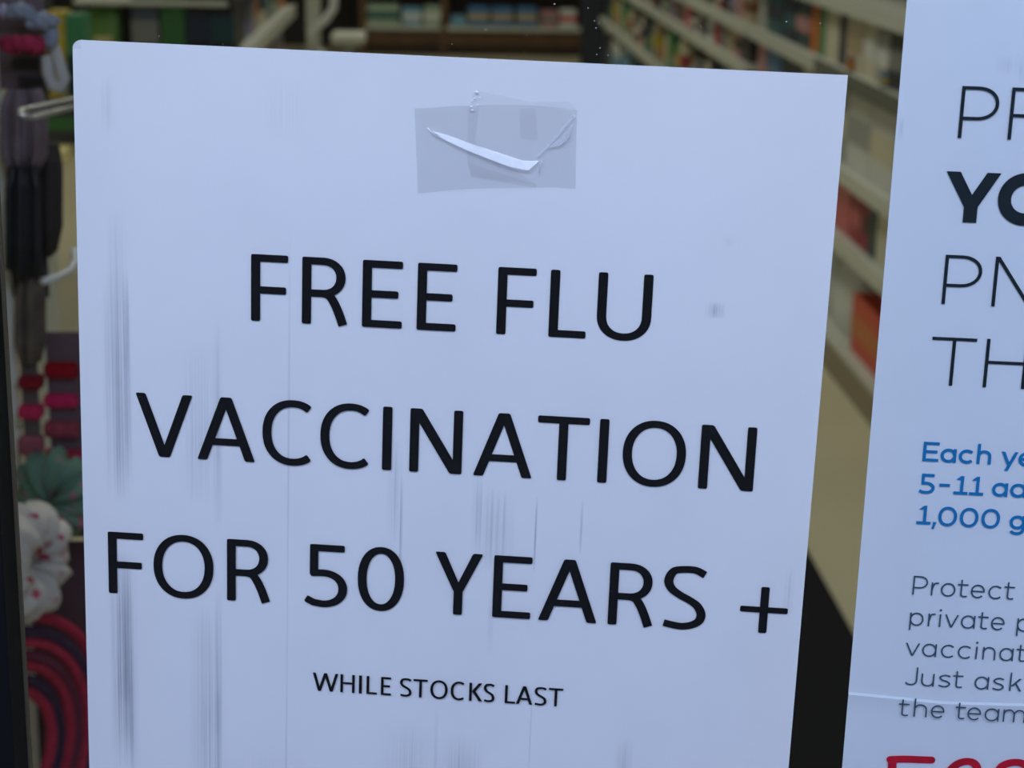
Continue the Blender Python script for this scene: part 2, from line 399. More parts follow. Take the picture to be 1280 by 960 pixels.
def sheet(x0, x1, z0, z1, nx, nz, disp, corner=0):
    bm = bmesh.new(); g = []
    for j in range(nz+1):
        row = []
        for i in range(nx+1):
            u, v = i/nx, j/nz; x = x0+(x1-x0)*u; z = z1+(z0-z1)*v
            row.append(bm.verts.new((x*MM, disp(x, z)*MM, z*MM)))
        g.append(row)
    for j in range(nz):
        for i in range(nx):
            if corner and i == 0 and j == 0: continue
            bm.faces.new((g[j][i], g[j+1][i], g[j+1][i+1], g[j][i+1]))
    if corner:            # one softly rounded upper corner
        a, b, c = g[0][1], g[1][1], g[1][0]
        bm.verts.remove(g[0][0])
        ox, oz = a.co.x, c.co.z; rx = a.co.x-c.co.x; rz = a.co.z-c.co.z
        arc = [bm.verts.new((c.co.x+.0+rx*(1-math.cos(R(t))), 0, c.co.z+rz*math.sin(R(t)))) for t in (18, 36, 54, 72)]
        bm.faces.new([a]+arc[::-1]+[c, b])
    # paper thickness
    ret = bmesh.ops.extrude_face_region(bm, geom=bm.faces[:])
    for v in [e for e in ret['geom'] if isinstance(e, bmesh.types.BMVert)]: v.co.y += .00012
    bmesh.ops.recalc_face_normals(bm, faces=bm.faces)
    return bm

# ------------------------------------------------------------------ the flu notice
notice = thing('paper_notice', 'white paper notice about free flu vaccination taped inside the glass, streaked with grey toner', 'notice')
notice.matrix_world = Matrix.Translation(gl(0, 0, H)) @ Matrix.Rotation(-GA, 4, 'Z') @ Matrix.Rotation(R(1.3), 4, 'Y')
GR = [(-142, 3.2, -128, -95, .35), (-142.5, 4.5, -182, -112, .85), (-139.5, 1.2, -176, -112, .8), (-142, 4.6, -268, -196, 1.35), (-140, 1.4, -275, -198, .7),
      (-144, 3, -75, -58, .25), (-119, 6.5, -182, -132, .4), (-113.5, 1.6, -190, -125, .55), (-117, 6, -280, -212, .6), (-113.5, 1.2, -290, -205, .8), (-93, .5, -262, -90, .45), (-93, .35, -285, -235, .6),
      (-62, 2.5, -190, -158, .45), (-60, .6, -200, -168, .7), (-21, .45, -196, -172, .9), (-33, 7, -196, -170, .5), (-8, .5, -190, -172, .4), (-38, 2, -190, -165, .4),
      (-57, 10, -300, -245, .5), (-40, 8, -300, -248, .7), (-48, .8, -300, -238, .5), (-20, .4, -260, -232, .5), (-27, 6, -300, -258, .35), (-33, 1, -222, -205, .3), (52.5, 1.6, -205, -188, .35), (8, 3, -262, -246, .6), (26, 3.2, -117.5, -112.5, .9), (28, 2.2, -97, -94, .2), (-100, 20, -330, -255, .3), (-95, 9, -75, -55, .12)]
wav = lambda x, z: .12*math.sin(x/31+z/70)+.10*math.sin(z/38+1.3)+.06*math.sin(x/17-z/23)
obj('sheet', sheet(-153.3, 56.7, -346, -49, 84, 119, lambda x, z: .25+wav(x, z), corner=1), paper('copier_paper', GR, (.865, .878, .915, 1)), notice, smooth=False)
YI = -.00018
def lines(name, rows, base, caph, sv, sh, r, m, parent):
    k = Ink(YI)
    for ch, a, b in rows:
        if ch == '+':
            k.bar(a, b, base+7.45-.9, base+7.45+.9, .5); k.bar((a+b)/2-1.2, (a+b)/2+1.2, base+.3, base+14.5, .5)
        else: cap(k, ch, a, b-a, base, caph, sv, sh, r)
    return k.done(name, m, parent)
lines('printed_line', [('F', -103.84, -93.37), ('R', -89.4, -76.22), ('E', -72.38, -61.12), ('E', -56.95, -45.94), ('F', -34.56, -23.88), ('L', -19.96, -9.55), ('U', -6.71, 8.4)], -124.95, 19.15, 2.62, 2.1, .55, INK, notice)['label'] = 'black printed words FREE FLU'
lines('printed_line', [('V', -137.2, -120.68), ('A', -119.4, -102.61), ('C', -100.46, -86.06), ('C', -83.74, -69.44), ('I', -65.86, -63.15), ('N', -58.02, -42.97), ('A', -39.69, -22.84), ('T', -21.73, -7.03), ('I', -4.2, -1.55), ('O', 2.64, 20.48), ('N', 24.4, 39.95)], -166.8, 18.9, 2.62, 2.1, .55, INK, notice)['label'] = 'black printed word VACCINATION'
lines('printed_line', [('F', -146.07, -135.54), ('O', -132.6, -114.8), ('R', -110.8, -97.73), ('5', -87.73, -75.27), ('0', -72.25, -58.66), ('Y', -49.76, -35.79), ('E', -32.62, -21.5), ('A', -19.24, -2.16), ('R', 1.01, 14.3), ('S', 16.85, 29.13), ('+', 38.9, 52.61)], -209.85, 19.2, 2.62, 2.1, .55, INK, notice)['label'] = 'black printed words FOR 50 YEARS +'
lines('printed_line', [('W', -85.14, -77.5), ('H', -76.85, -72.56), ('I', -71.32, -70.42), ('L', -69.04, -65.9), ('E', -64.75, -61.72), ('S', -59.0, -55.6), ('T', -55.1, -50.83), ('O', -50.05, -44.87), ('C', -44.01, -39.9), ('K', -38.5, -34.5), ('S', -34.1, -30.99), ('L', -27.92, -24.8), ('A', -24.6, -19.75), ('S', -19.1, -15.6), ('T', -15.05, -10.75)], -236.85, 5.8, .80, .66, .16, INK, notice)['label'] = 'small black printed words WHILE STOCKS LAST'

# sticky tape
def tape_mat(name, tint, gloss, white=0):
    m = bpy.data.materials.new(name); m.use_nodes = True; n = m.node_tree.nodes; L = m.node_tree.links; n.remove(n['Principled BSDF'])
    t = n.new('ShaderNodeBsdfTransparent'); t.inputs[0].default_value = tint
    g = n.new('ShaderNodeBsdfGlossy'); g.inputs['Roughness'].default_value = .12
    d = n.new('ShaderNodeBsdfDiffuse'); d.inputs[0].default_value = (.8, .83, .88, 1)
    a = n.new('ShaderNodeMixShader'); a.inputs[0].default_value = white; b = n.new('ShaderNodeMixShader'); b.inputs[0].default_value = gloss
    L.new(t.outputs[0], a.inputs[1]); L.new(d.outputs[0], a.inputs[2]); L.new(a.outputs[0], b.inputs[1]); L.new(g.outputs[0], b.inputs[2]); L.new(b.outputs[0], n['Material Output'].inputs[0])
    return m
# pixel crop of the tape measured on the sheet: convert to sheet millimetres
def tz(x, y):
    px, py = 480+x/4.571, 80+y/4.571
    d = pray(px, py); q = d*(DG/d.dot(GY)); a, z = q.dot(GX)*1000, q.z*1000; c, s = math.cos(R(-1.3)), math.sin(R(-1.3))
    return (c*a+s*z, -s*a+c*z)
def film(pts, y, th=.00006):
    bm = bmesh.new(); vs = [bm.verts.new((p[0]*MM, y, p[1]*MM)) for p in pts]; f = bm.faces.new(vs)
    r = bmesh.ops.extrude_face_region(bm, geom=[f])
    for v in [e for e in r['geom'] if isinstance(e, bmesh.types.BMVert)]: v.co.y -= th
    bmesh.ops.recalc_face_normals(bm, faces=bm.faces); return bm
tape = obj('clear_tape', film([tz(*p) for p in [(176, 252), (300, 246), (420, 238), (560, 235), (700, 232), (860, 238), (960, 245), (1104, 262), (1098, 480), (1094, 712), (960, 702), (780, 706), (640, 708), (480, 712), (360, 720), (194, 738), (186, 500)]], -.0004), tape_mat('clear_film', (.956, .956, .955, 1), .015), notice)
tape['label'] = 'crumpled clear sticky tape near the top edge'
obj('tape_flap', film([tz(*p) for p in [(500, 240), (505, 165), (530, 150), (575, 162), (690, 182), (840, 216), (1060, 216), (1104, 262), (960, 250), (700, 234)]], -.0005), tape_mat('thin_film', (.985, .985, .985, 1), .012), tape)
obj('tape_overlap', film([tz(*p) for p in [(480, 250), (545, 255), (520, 440), (500, 645), (868, 705), (875, 690), (500, 640), (478, 560)]], -.00055), tape_mat('double_film', (.981, .981, .982, 1), .01), tape)
obj('tape_overlap', film([tz(*p) for p in [(778, 256), (865, 250), (880, 430), (850, 440), (780, 420)]], -.00055), tape_mat('double_film_b', (.981, .981, .982, 1), .01), tape)
FOLD = tape_mat('shiny_fold', (.95, .95, .96, 1), .075, .30)
def ridge(up, lowr, lift):
    bm = bmesh.new(); N = len(up); rows = [[], [], []]
    for i in range(N):
        a, b = Vector(tz(*up[i])), Vector(tz(*lowr[i])); d = (b-a); c = b+d*.07
        h = lift*d.length
        for q, p, y in ((0, a, .0005), (1, b, .0005+h*MM), (2, c, .0005)): rows[q].append(bm.verts.new((p.x*MM, -y, p.y*MM)))
    for r0, r1 in ((0, 1), (1, 2)):
        for i in range(N-1): bm.faces.new((rows[r0][i], rows[r1][i], rows[r1][i+1], rows[r0][i+1]))
    bmesh.ops.recalc_face_normals(bm, faces=bm.faces)
    return bm
f1 = obj('tape_fold', ridge([(248, 360), (275, 380), (340, 398), (410, 420), (500, 455), (640, 500), (720, 526), (790, 550), (850, 552), (884, 550)], [(250, 368), (290, 402), (350, 430), (420, 463), (510, 502), (640, 553), (720, 582), (790, 598), (828, 603), (886, 553)], .40), FOLD, tape)
f1['label'] = 'bright shiny crease running across the tape'
obj('tape_fold', ridge([(868, 528), (930, 462), (1000, 385), (1050, 325), (1080, 290)], [(880, 534), (945, 470), (1016, 392), (1064, 332), (1092, 300)], .36), FOLD, tape)
obj('tape_fold', ridge([(940, 474), (985, 440), (1030, 400), (1075, 345)], [(946, 478), (1010, 462), (1058, 420), (1080, 350)], .4), FOLD, tape)
obj('tape_fold', ridge([(880, 600), (890, 560), (905, 545)], [(886, 640), (898, 590), (908, 550)], .4), FOLD, tape)
bl = bmesh.new()
for x, y, r in ((530, 160, .35), (548, 190, .22), (505, 210, .2), (505, 262, .3), (500, 243, .25), (540, 232, .18), (520, 195, .2), (493, 465, .25)):
    q = tz(x, y); bmesh.ops.create_icosphere(bl, subdivisions=2, radius=r*MM, matrix=Matrix.Translation((q[0]*MM, -.0006, q[1]*MM)) @ Matrix.Diagonal((1.3, .5, 1, 1)))
obj('tape_bubbles', bl, mat('white_bubble', (.95, .96, .97, 1), .3), tape, smooth=True)

# ------------------------------------------------------------------ the printed poster on the right
poster = thing('paper_poster', 'white printed poster with blue and grey text at the right edge of the glass', 'poster')
poster.matrix_world = Matrix.Translation(gl(0, 0, H)) @ Matrix.Rotation(-GA, 4, 'Z') @ Matrix.Rotation(R(.8), 4, 'Y')
def foldz(x): return -227.7-(x-70)*.048 if x < 98 else -229.05+min(1.0, (x-98)*.035)
def pdisp(x, z):
    d = z-foldz(x); v = 0
    if 0 <= d < .6: v = -.55*(1-d/.6)
    elif -7 < d < 0: v = -.55*(1+d/7)**2
    return .25+v*min(1, 1.1-.0*x)+.08*math.sin(z/33+x/50)
def poster_bm():
    zs = [-1, -10]
    bm = bmesh.new(); xs = [70.1+i*(297/54) for i in range(55)]
    levels = [None]*0
    offs = [230, 200, 170, 140, 110, 80, 60, 45, 30, 20, 10, 4, 1.6, .6, .4, .2, 0, -.7, -1.6, -2.6, -4, -5.5, -7, -10, -20, -40, -70, -110, -150, -190]
    g = []
    for d in offs:
        g.append([bm.verts.new((x*MM, pdisp(x, foldz(x)+d)*MM, (foldz(x)+d if abs(d) < 30 else -228.5+d)*MM)) for x in xs])
    for j in range(len(offs)-1):
        for i in range(len(xs)-1): bm.faces.new((g[j][i], g[j+1][i], g[j+1][i+1], g[j][i+1]))
    ret = bmesh.ops.extrude_face_region(bm, geom=bm.faces[:])
    for v in [e for e in ret['geom'] if isinstance(e, bmesh.types.BMVert)]: v.co.y += .00015
    bmesh.ops.recalc_face_normals(bm, faces=bm.faces); return bm
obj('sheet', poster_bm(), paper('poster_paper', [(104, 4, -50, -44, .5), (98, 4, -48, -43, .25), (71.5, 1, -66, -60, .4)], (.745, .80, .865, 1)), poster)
def head(name, rows, m):
    k = Ink(YI)
    for ch, a, b, z, h, s in rows: cap(k, ch, a, b-a, z, h, s, s*.95, 0)
    return k.done(name, m, poster)
head('printed_line', [('P', 86.5, 96.6, -65.0, 13.85, .95), ('R', 99.6, 110.4, -64.9, 13.85, .95)], SLATE)['label'] = 'thin dark capitals PR'
k = Ink(YI)
k.poly([(84.41, -74.0), (88.2, -74.0), (91.75, -80.1), (95.3, -74.0), (99.0, -74.0), (93.55, -83.4), (93.55, -87.7), (89.9, -87.7), (89.9, -83.5)])
k.stroke(ellp(106.2, -80.8, 7.45-1.72, 7.2-1.72, 0, 352, 47, 2.05), 3.5, 3.4, True)
k.done('printed_line', SLATE, poster)['label'] = 'bold dark capitals YO'
k = Ink(YI); cap(k, 'P', 86.27, 10.2, -110.5, 13.75, .95, .9, 0)
k.bar(99.75, 100.7, -110.55, -96.7, 0); k.para(109.6, 1.2, -110.5, 99.75, 1.2, -96.7, 0); k.bar(109.95, 110.9, -110.5, -96.7, 0)
k.done('printed_line', SLATE, poster)['label'] = 'thin dark capitals PN'
k = Ink(YI); cap(k, 'T', 84.73, 12.2, -133.5, 13.7, .95, .9, 0); cap(k, 'H', 99.6, 11.4, -133.5, 13.8, .95, .9, 0)
k.done('printed_line', SLATE, poster)['label'] = 'thin dark capitals TH'
BB, BS = .88, .86
k = Ink(YI); cap(k, 'E', 85.05, 4.4, -155.7, 5.7, BB, BS, 0)
for ch, a, b in [('a', 89.96, 94.33), ('c', 94.99, 99.14), ('h', 100.0, 103.98), ('y', 106.7, 111.3), ('e', 111.48, 115.7)]: low(k, ch, a, b, -155.75, 4.0, 5.9, BB)
k.done('printed_line', BLUE, poster)['label'] = 'blue printed words Each ye'
k = Ink(YI); cap(k, '5', 84.9, 4.3, -165.2, 5.85, BB, BS, 0)
for ch, a, b in [('-', 90.4, 93.35), ('1', 94.47, 98.4), ('1', 98.81, 102.75), ('a', 105.1, 109.46), ('d', 110.1, 114.6)]: low(k, ch, a, b, -165.0, 4.0, 5.5, BB)
k.done('printed_line', BLUE, poster)['label'] = 'blue printed characters 5-11 ad'
k = Ink(YI)
for ch, a, b in [('1', 84.96, 88.98), (',', 89.3, 90.6), ('g', 110.9, 115.2)]: low(k, ch, a, b, -174.4, 4.0, 5.6, BB)
for a, b in [(90.97, 96.16), (96.96, 102.14), (102.97, 108.14)]: cap(k, '0', a, b-a, -174.5, 5.65, BB, BS, 0)
k.done('printed_line', BLUE, poster)['label'] = 'blue printed characters 1,000 g'
G = .46
k = Ink(YI); cap(k, 'P', 85.68, 4.2, -195.75, 5.8, G, G, 0)
for ch, a, b in [('r', 90.9, 92.95), ('o', 93.65, 97.76), ('t', 98.3, 101.3), ('e', 102.08, 106.03), ('c', 107.02, 110.81), ('t', 111.4, 114.36)]: low(k, ch, a, b, -195.7, 4.0, 5.8, G)
k.done('printed_line', GREY, poster)['label'] = 'light grey printed word Protect'
k = Ink(YI)
for ch, a, b in [('p', 85.65, 89.58), ('r', 90.85, 92.87), ('i', 94.0, 94.5), ('v', 95.55, 99.47), ('a', 100.17, 104.17), ('t', 104.93, 107.84), ('e', 108.67, 112.54), ('p', 116.0, 119.95)]: low(k, ch, a, b, -205.15, 3.95, 5.8, G)
k.done('printed_line', GREY, poster)['label'] = 'light grey printed words private p'
k = Ink(YI)
for ch, a, b in [('v', 85.19, 89.31), ('a', 90.0, 94.08), ('c', 95.37, 99.18), ('c', 100.15, 103.98), ('i', 105.2, 105.7), ('n', 107.2, 110.87), ('a', 111.95, 115.92), ('t', 116.7, 119.6)]: low(k, ch, a, b, -214.5, 3.95, 5.8, G)
k.done('printed_line', GREY, poster)['label'] = 'light grey printed letters vaccinat'
k = Ink(YI)
for ch, a, b in [('J', 85.0, 89.43), ('u', 90.49, 94.26), ('s', 95.5, 98.93), ('t', 99.55, 102.46), ('a', 105.77, 109.86), ('s', 110.95, 114.24), ('k', 115.75, 119.3)]: low(k, ch, a, b, -223.75, 3.95, 5.75, G)
k.done('printed_line', GREY, poster)['label'] = 'light grey printed words Just ask'
k = Ink(-.0009)
for ch, a, b in [('t', 84.69, 87.76), ('h', 89.1, 92.92), ('e', 94.0, 97.92), ('t', 101.0, 103.94), ('e', 104.5, 108.41), ('a', 109.41, 113.55), ('m', 114.68, 121.04)]: low(k, ch, a, b, -233.2, 3.95, 5.75, G)
k.done('printed_line', GREY, poster)['label'] = 'light grey printed words the team'
k = Ink(YI); w_ = 2.5
for pts in ([(83.9, -247.6), (88, -247.2), (92.5, -247.1), (95.6, -247.0)], [(84.4, -248.0), (84.6, -252), (84.2, -262)], [(84.3, -254.6), (89, -254.2), (93, -254.0)],
            [(101.2, -258), (101.0, -252), (102.4, -248.6), (105.2, -246.9), (108, -247.2), (109.2, -249.8), (108.6, -256), (105, -260.5), (101.2, -258)],
            [(115.6, -262), (115.5, -253), (115.7, -248.4), (118.2, -246.5), (121.6, -246.3), (124.2, -248.6), (122.5, -252.3), (117, -254.5), (123.5, -262)]):
    k.stroke(spline(pts, 6), w_, w_*.9, False, 0)
    for e_ in (pts[0], pts[-1]): k.poly([(e_[0]+w_*.49*math.cos(j*.3307), e_[1]+w_*.455*math.sin(j*.3307)) for j in range(19)])
k.done('handwritten_mark', mat('red_marker', srgb(196, 4, 40), .45, noise=.3, nscale=140), poster)['label'] = 'red hand-painted letters at the foot of the visible poster'

# ------------------------------------------------------------------ shop fittings
CREAM = mat('cream_shelf_steel', srgb(188, 191, 180), .45)
STRIP = mat('pale_price_strip', srgb(196, 200, 190), .35)
DARKM = mat('dark_shelf_back', srgb(52, 54, 54), .7)
BASEM = mat('taupe_kick_plate', srgb(140, 130, 108), .6)
WOOD = mat('brown_shelf_wood', srgb(98, 70, 44), .55, noise=.25, nscale=9)
DWOOD = mat('dark_brown_wood', srgb(62, 46, 32), .6)
CHROME = mat('brushed_chrome', srgb(190, 192, 190), .3, metal=.7)
WIRE = mat('white_coated_wire', srgb(205, 210, 208), .4)
FX = 1.17                                  # face of the shelves on the right of the aisle
def gondola(name, label, x0, x1, y0, y1, levels, top, side):
    """shelving run; side -1: open towards -x, +1: open towards +x"""
    t = thing(name, label, 'shelving', ((x0+x1)/2, (y0+y1)/2, 0), 0)
    hx, hy = (x1-x0)/2, (y1-y0)/2
    back = hx*(-side)
    obj('back_panel', nbox(min(back, back+side*.03), max(back, back+side*.03), -hy, hy, 0, top), DARKM, t)
    front = hx*side
    obj('base_deck', nbox(-hx, hx, -hy, hy, .085, .10, bev=.002), CREAM, t)
    obj('kick_plate', nbox(min(front, front-side*.02), max(front, front-side*.02), -hy, hy, 0, .085), BASEM, t)
    for z in levels:
        s = obj('shelf', nbox(min(back, front-side*.006), max(back, front-side*.006), -hy, hy, z-.022, z, bev=.002), CREAM, t)
        obj('price_strip', nbox(min(front, front-side*.006), max(front, front-side*.006), -hy+.004, hy-.004, z-.04, z+.004, bev=.001), STRIP, s)
    for yy in (-hy, hy-.03):
        obj('upright', nbox(min(back, back+side*.06), max(back, back+side*.06), yy, yy+.03, 0, top, bev=.002), CREAM, t)
    return t
N_LEV = [.40, .60, .87, 1.07, 1.35]
F_LEV = [.45, .72, .87, 1.07, 1.35]
un = gondola('shelving_unit', 'cream shelving beside the gap between the two papers, nearest on the right', FX, FX+.42, 3.6, 6.98, N_LEV, 1.7, -1)
o = obj('strip_cover', nbox(-.214, -.2105, -1.69, .42, .828, .876, bev=.001), mat('grey_strip_cover', srgb(92, 96, 88), .5), un); o['label'] = 'dark grey cover on the near shelf edge'
gondola('shelving_unit', 'cream shelving further along the right side of the aisle', FX, FX+.42, 7.02, 10.0, F_LEV, 1.7, -1)
gondola('shelving_unit', 'far cream shelving at the end of the right side of the aisle', FX, FX+.42, 10.04, 13.2, F_LEV, 1.7, -1)
obj_div = obj('shelf_divider', nbox(FX+.035, FX+.36, 6.90, 6.94, .874, 1.03, bev=.002), CREAM); tag(obj_div, 'tall pale divider panel standing on the right shelf above the first paper', 'divider')
gondola('shelving_unit', 'cream shelving with pale shelf edge on the left of the aisle', -.92, -.50, 5.06, 7.04, [.45, .68, .92, 1.12, 1.4], 1.7, 1)

# floor mat inside the entrance
mb = bmesh.new(); a = .25
pts = [(-.42, 1.75), (.815, 1.65), (.815, 3.98), (-.42, 3.98)]
lo = [mb.verts.new((x, y, .001)) for x, y in pts]; hi = [mb.verts.new((x*.995, y-.006 if y > 2 else y+.006, .012)) for x, y in pts]
mb.faces.new(lo[::-1]); mb.faces.new(hi)
for i in range(4): mb.faces.new((lo[i], lo[(i+1) % 4], hi[(i+1) % 4], hi[i]))
tag(obj('entrance_mat', mb, mat('black_mat_pile', srgb(26, 26, 25), .95, bump=.5, bscale=300, spec=.1)), 'large black entrance mat on the beige floor', 'mat')

# ------------------------------------------------------------------ goods on the shelves
PAL = {'cream': (198, 194, 170), 'white': (205, 208, 204), 'navy': (28, 38, 62), 'teal': (30, 84, 92), 'orange': (190, 105, 30), 'green': (60, 130, 90), 'grey': (120, 122, 122),
       'charcoal': (46, 48, 52), 'coral pink': (196, 92, 98), 'crimson': (150, 26, 50), 'dark teal': (18, 58, 66), 'brown': (112, 70, 40), 'beige': (168, 152, 122), 'yellow': (190, 168, 48),
       'blue': (62, 112, 160), 'pale green': (150, 172, 150), 'orange red': (196, 58, 18), 'black': (20, 20, 24), 'lilac': (140, 128, 158), 'sky blue': (110, 160, 190), 'dusky pink': (176, 128, 132), 'maroon': (96, 22, 34),
       'leaf green': (86, 128, 56), 'slate': (72, 82, 98), 'silver grey': (150, 154, 152), 'pale yellow': (190, 182, 120), 'forest green': (52, 104, 54)}
def pm(c, rough=.45): return mat(c.replace(' ', '_')+'_pack', srgb(*PAL[c]), rough)
def carton(c, lc, w, d, h):
    """w across the shelf front (y), d into the shelf (x), front towards -x; returns mesh thing with a label panel"""
    o = obj('carton', nbox(-d/2, d/2, -w/2, w/2, 0, h, bev=min(w, d, h)*.04), pm(c))
    if lc: obj('label_panel', nbox(-d/2-.0012, d/2+.0012, -w/2-.0012, w/2+.0012, h*.32, h*.66), pm(lc), o)
    return o
def bottle(c, lc, r, h):
    o = obj('bottle', lathe(bmesh.new(), [(0, 0), (r*.92, 0), (r, .06*h), (r, .62*h), (r*.85, .72*h), (r*.42, .79*h), (r*.4, .84*h), (0, .84*h)], 20), pm(c, .3), smooth=True)
    obj('cap', lathe(bmesh.new(), [(0, .83*h), (r*.5, .83*h), (r*.5, h*.99), (r*.42, h), (0, h)], 16), pm(lc or 'white'), o, smooth=True)
    if lc: obj('label_panel', lathe(bmesh.new(), [(r*1.012, .16*h), (r*1.012, .52*h)], 20), pm(lc), o, smooth=True)
    return o
def pouch(c, lc, w, d, h):
    bm = bmesh.new(); n = 20; rings = []
    for z, sx_, sy_ in ((0, .9, .9), (.05, 1, 1), (.35, 1, 1), (.7, .72, .98), (.9, .3, .96), (.96, .08, .95), (1, .08, .98)):
        rings.append([bm.verts.new((d/2*sx_*math.copysign(abs(math.cos(t))**.5, math.cos(t)), w/2*sy_*math.copysign(abs(math.sin(t))**.5, math.sin(t)), z*h)) for t in [2*math.pi*i/n for i in range(n)]])
    bm.faces.new(rings[0][::-1]); bm.faces.new(rings[-1])
    for a, b in zip(rings, rings[1:]):
        for i in range(n): bm.faces.new((a[i], a[(i+1) % n], b[(i+1) % n], b[i]))
    o = obj('pouch', bm, pm(c, .35), smooth=True)
    if lc: obj('label_panel', nbox(-d*.52, -d*.4, -w*.28, w*.28, h*.2, h*.46, bev=.001), pm(lc), o)
    return o
used = set()
def put(kind, c, lc, x, y, z, w, d, h, where, rz=0, cat=None, group=None):
    nm = {'carton': 'carton', 'bottle': 'bottle', 'pouch': 'bag'}[kind]
    o = carton(c, lc, w, d, h) if kind == 'carton' else bottle(c, lc, w/2, h) if kind == 'bottle' else pouch(c, lc, w, d, h)
    o.location = (x, y, z+.0008); o.rotation_euler = (0, 0, rz)
    lab = '%s %s %s%s' % (c, {'carton': 'carton', 'bottle': 'bottle', 'pouch': 'bag'}[kind], ('with %s %s ' % (lc, 'label' if kind != 'bottle' else 'cap')) if lc else '', where)
    tag(o, lab, cat or nm, group); used.add(lab)
    return o
def shelf_item(kind, c, lc, px0, px1, py, z, h, where, dx=0, d=.10):
    """stands on the right-hand shelf of height z, its front spanning px0..px1 in the photo"""
    X = FX+.035+dx
    ya, yb = PX(px1, py, X).y, PX(px0, py, X).y
    w = max(.02, yb-ya-.004)
    return put(kind, c, lc, X+d/2, (ya+yb)/2, z, w if kind != 'bottle' else min(w, .09), d, h, where)
G1 = 'group'
T = 'on the right shelf level with the top edge of the first paper'
for a in [('carton', 'teal', 'navy', 958, 978, 45, .87, .15, 'beside the orange carton, '+'second shelf down'),
          ('carton', 'navy', 'teal', 979, 993, 50, .87, .14, 'wedged between teal cartons above the first paper'),
          ('carton', 'dark teal', 'dusky pink', 994, 1011, 55, .87, .15, 'directly left of the narrow orange carton'),
          ('carton', 'orange', None, 1012.5, 1022, 55, .87, .22-.055, 'narrow and upright beside a green one'),
          ('carton', 'green', None, 1023, 1030.5, 57, .87, .165, 'standing narrow between orange and cream cartons'),
          ('carton', 'cream', None, 1031, 1047, 60, .87, .165, 'between the narrow green and narrow navy cartons'),
          ('carton', 'navy', None, 1048, 1056, 65, .87, .165, 'standing narrow between two cream cartons'),
          ('carton', 'cream', 'beige', 1057, 1077, 70, .87, .165, 'right of the narrow navy carton'),
          ('carton', 'cream', 'white', 1078, 1094, 80, .87, .16, 'near the poster edge on the second shelf'),
          ('carton', 'silver grey', 'white', 1095, 1110, 90, .87, .14, 'near the poster edge, right of a cream one'),
          ('carton', 'charcoal', 'grey', 1111, 1132, 100, .87, .16, 'behind the poster edge near its top'),
          ('carton', 'dusky pink', None, 947, 957, 75, .60, .22, 'peeking over the top edge of the first paper'),
          ('carton', 'blue', 'grey', 958, 976, 80, .60, .22, 'peeking over the first paper under the price strip'),
          ('carton', 'navy', None, 977, 1003, 85, .60, .22, 'dark and wide over the paper near its right corner'),
          ('carton', 'cream', None, 1004, 1030, 90, .60, .215, 'over the upper right corner of the first paper'),
          ('carton', 'silver grey', 'cream', 1031, 1058, 160, .60, .215, 'in the gap, furthest of three pale packs'),
          ('carton', 'white', 'silver grey', 1059, 1088, 160, .60, .225, 'in the gap, middle of three pale packs'),
          ('carton', 'white', 'cream', 1089, 1122, 160, .60, .215, 'in the gap, nearest of three pale packs'),
          ('carton', 'coral pink', None, 1034, 1064, 240, .40, .15, 'in the gap between papers beside crimson ones'),
          ('carton', 'crimson', 'coral pink', 1065, 1076, 260, .40, .15, 'in the gap, touching the coral pink carton'),
          ('carton', 'crimson', 'maroon', 1077, 1085, 265, .40, .15, 'in the gap, between crimson and dark teal'),
          ('carton', 'dark teal', None, 1086, 1095, 275, .40, .155, 'standing narrow in the gap beside the cream one'),
          ('carton', 'cream', None, 1096, 1116, 285, .40, .15, 'in the gap right of the narrow dark teal one'),
          ]:
    shelf_item(*a[:6], a[6], a[7], a[8])
# bottom deck: big packs
for a in [('pouch', 'white', None, 1016, 1033, 380, .10, .23, 'on the bottom deck, furthest of two white bags'),
          ('pouch', 'white', None, 1034, 1061, 400, .10, .235, 'on the bottom deck behind the orange red box')]:
    shelf_item(*a[:6], a[6], a[7], a[8], dx=.015, d=.12)
shelf_item('carton', 'orange red', 'orange', 1063, 1104, 420, .10, .165, 'in the gap on the bottom deck', dx=.0, d=.09)
shelf_item('carton', 'slate', 'charcoal', 1086, 1104, 420, .10, .225, 'standing behind the orange red carton in the gap', dx=.10, d=.10)
shelf_item('carton', 'cream', 'orange', 1105, 1130, 470, .10, .13, 'on the bottom deck beside the poster edge', dx=.0)
for px, c, lc in ((1064, 'brown', 'orange'), (1108, 'blue', 'yellow')):
    q = PX(px, 70, FX+.02); put('bottle', c, lc, FX+.02, q.y, .874, .022, .02, .05, 'small, standing at the shelf front below the cream cartons' if c == 'brown' else 'small, at the shelf front near the poster')
# goods further down the aisle, a shelf at a time
cyc = {'.87': [('beige', 'brown'), ('dusky pink', None), ('grey', 'lilac'), ('black', None), ('crimson', 'white'), ('cream', 'green'), ('slate', None), ('brown', 'cream'), ('silver grey', None), ('lilac', 'navy'), ('pale green', None), ('maroon', None), ('cream', 'blue'), ('charcoal', 'yellow'), ('white', 'crimson')],
       '.72': [('charcoal', None), ('dusky pink', 'black'), ('beige', None), ('grey', None), ('crimson', None), ('white', 'grey'), ('navy', None), ('cream', 'brown'), ('slate', 'white'), ('coral pink', None), ('silver grey', 'navy'), ('brown', None), ('lilac', None), ('beige', 'green'), ('charcoal', 'white')],
       '.45': [('green', 'leaf green'), ('cream', None), ('brown', 'orange'), ('beige', 'yellow'), ('teal', None), ('pale green', 'green'), ('charcoal', None), ('cream', 'navy'), ('orange', 'brown'), ('grey', 'white'), ('brown', 'cream'), ('black', None), ('cream', 'crimson'), ('leaf green', 'yellow'), ('silver grey', None)]}
def place(c, lc):
    return None
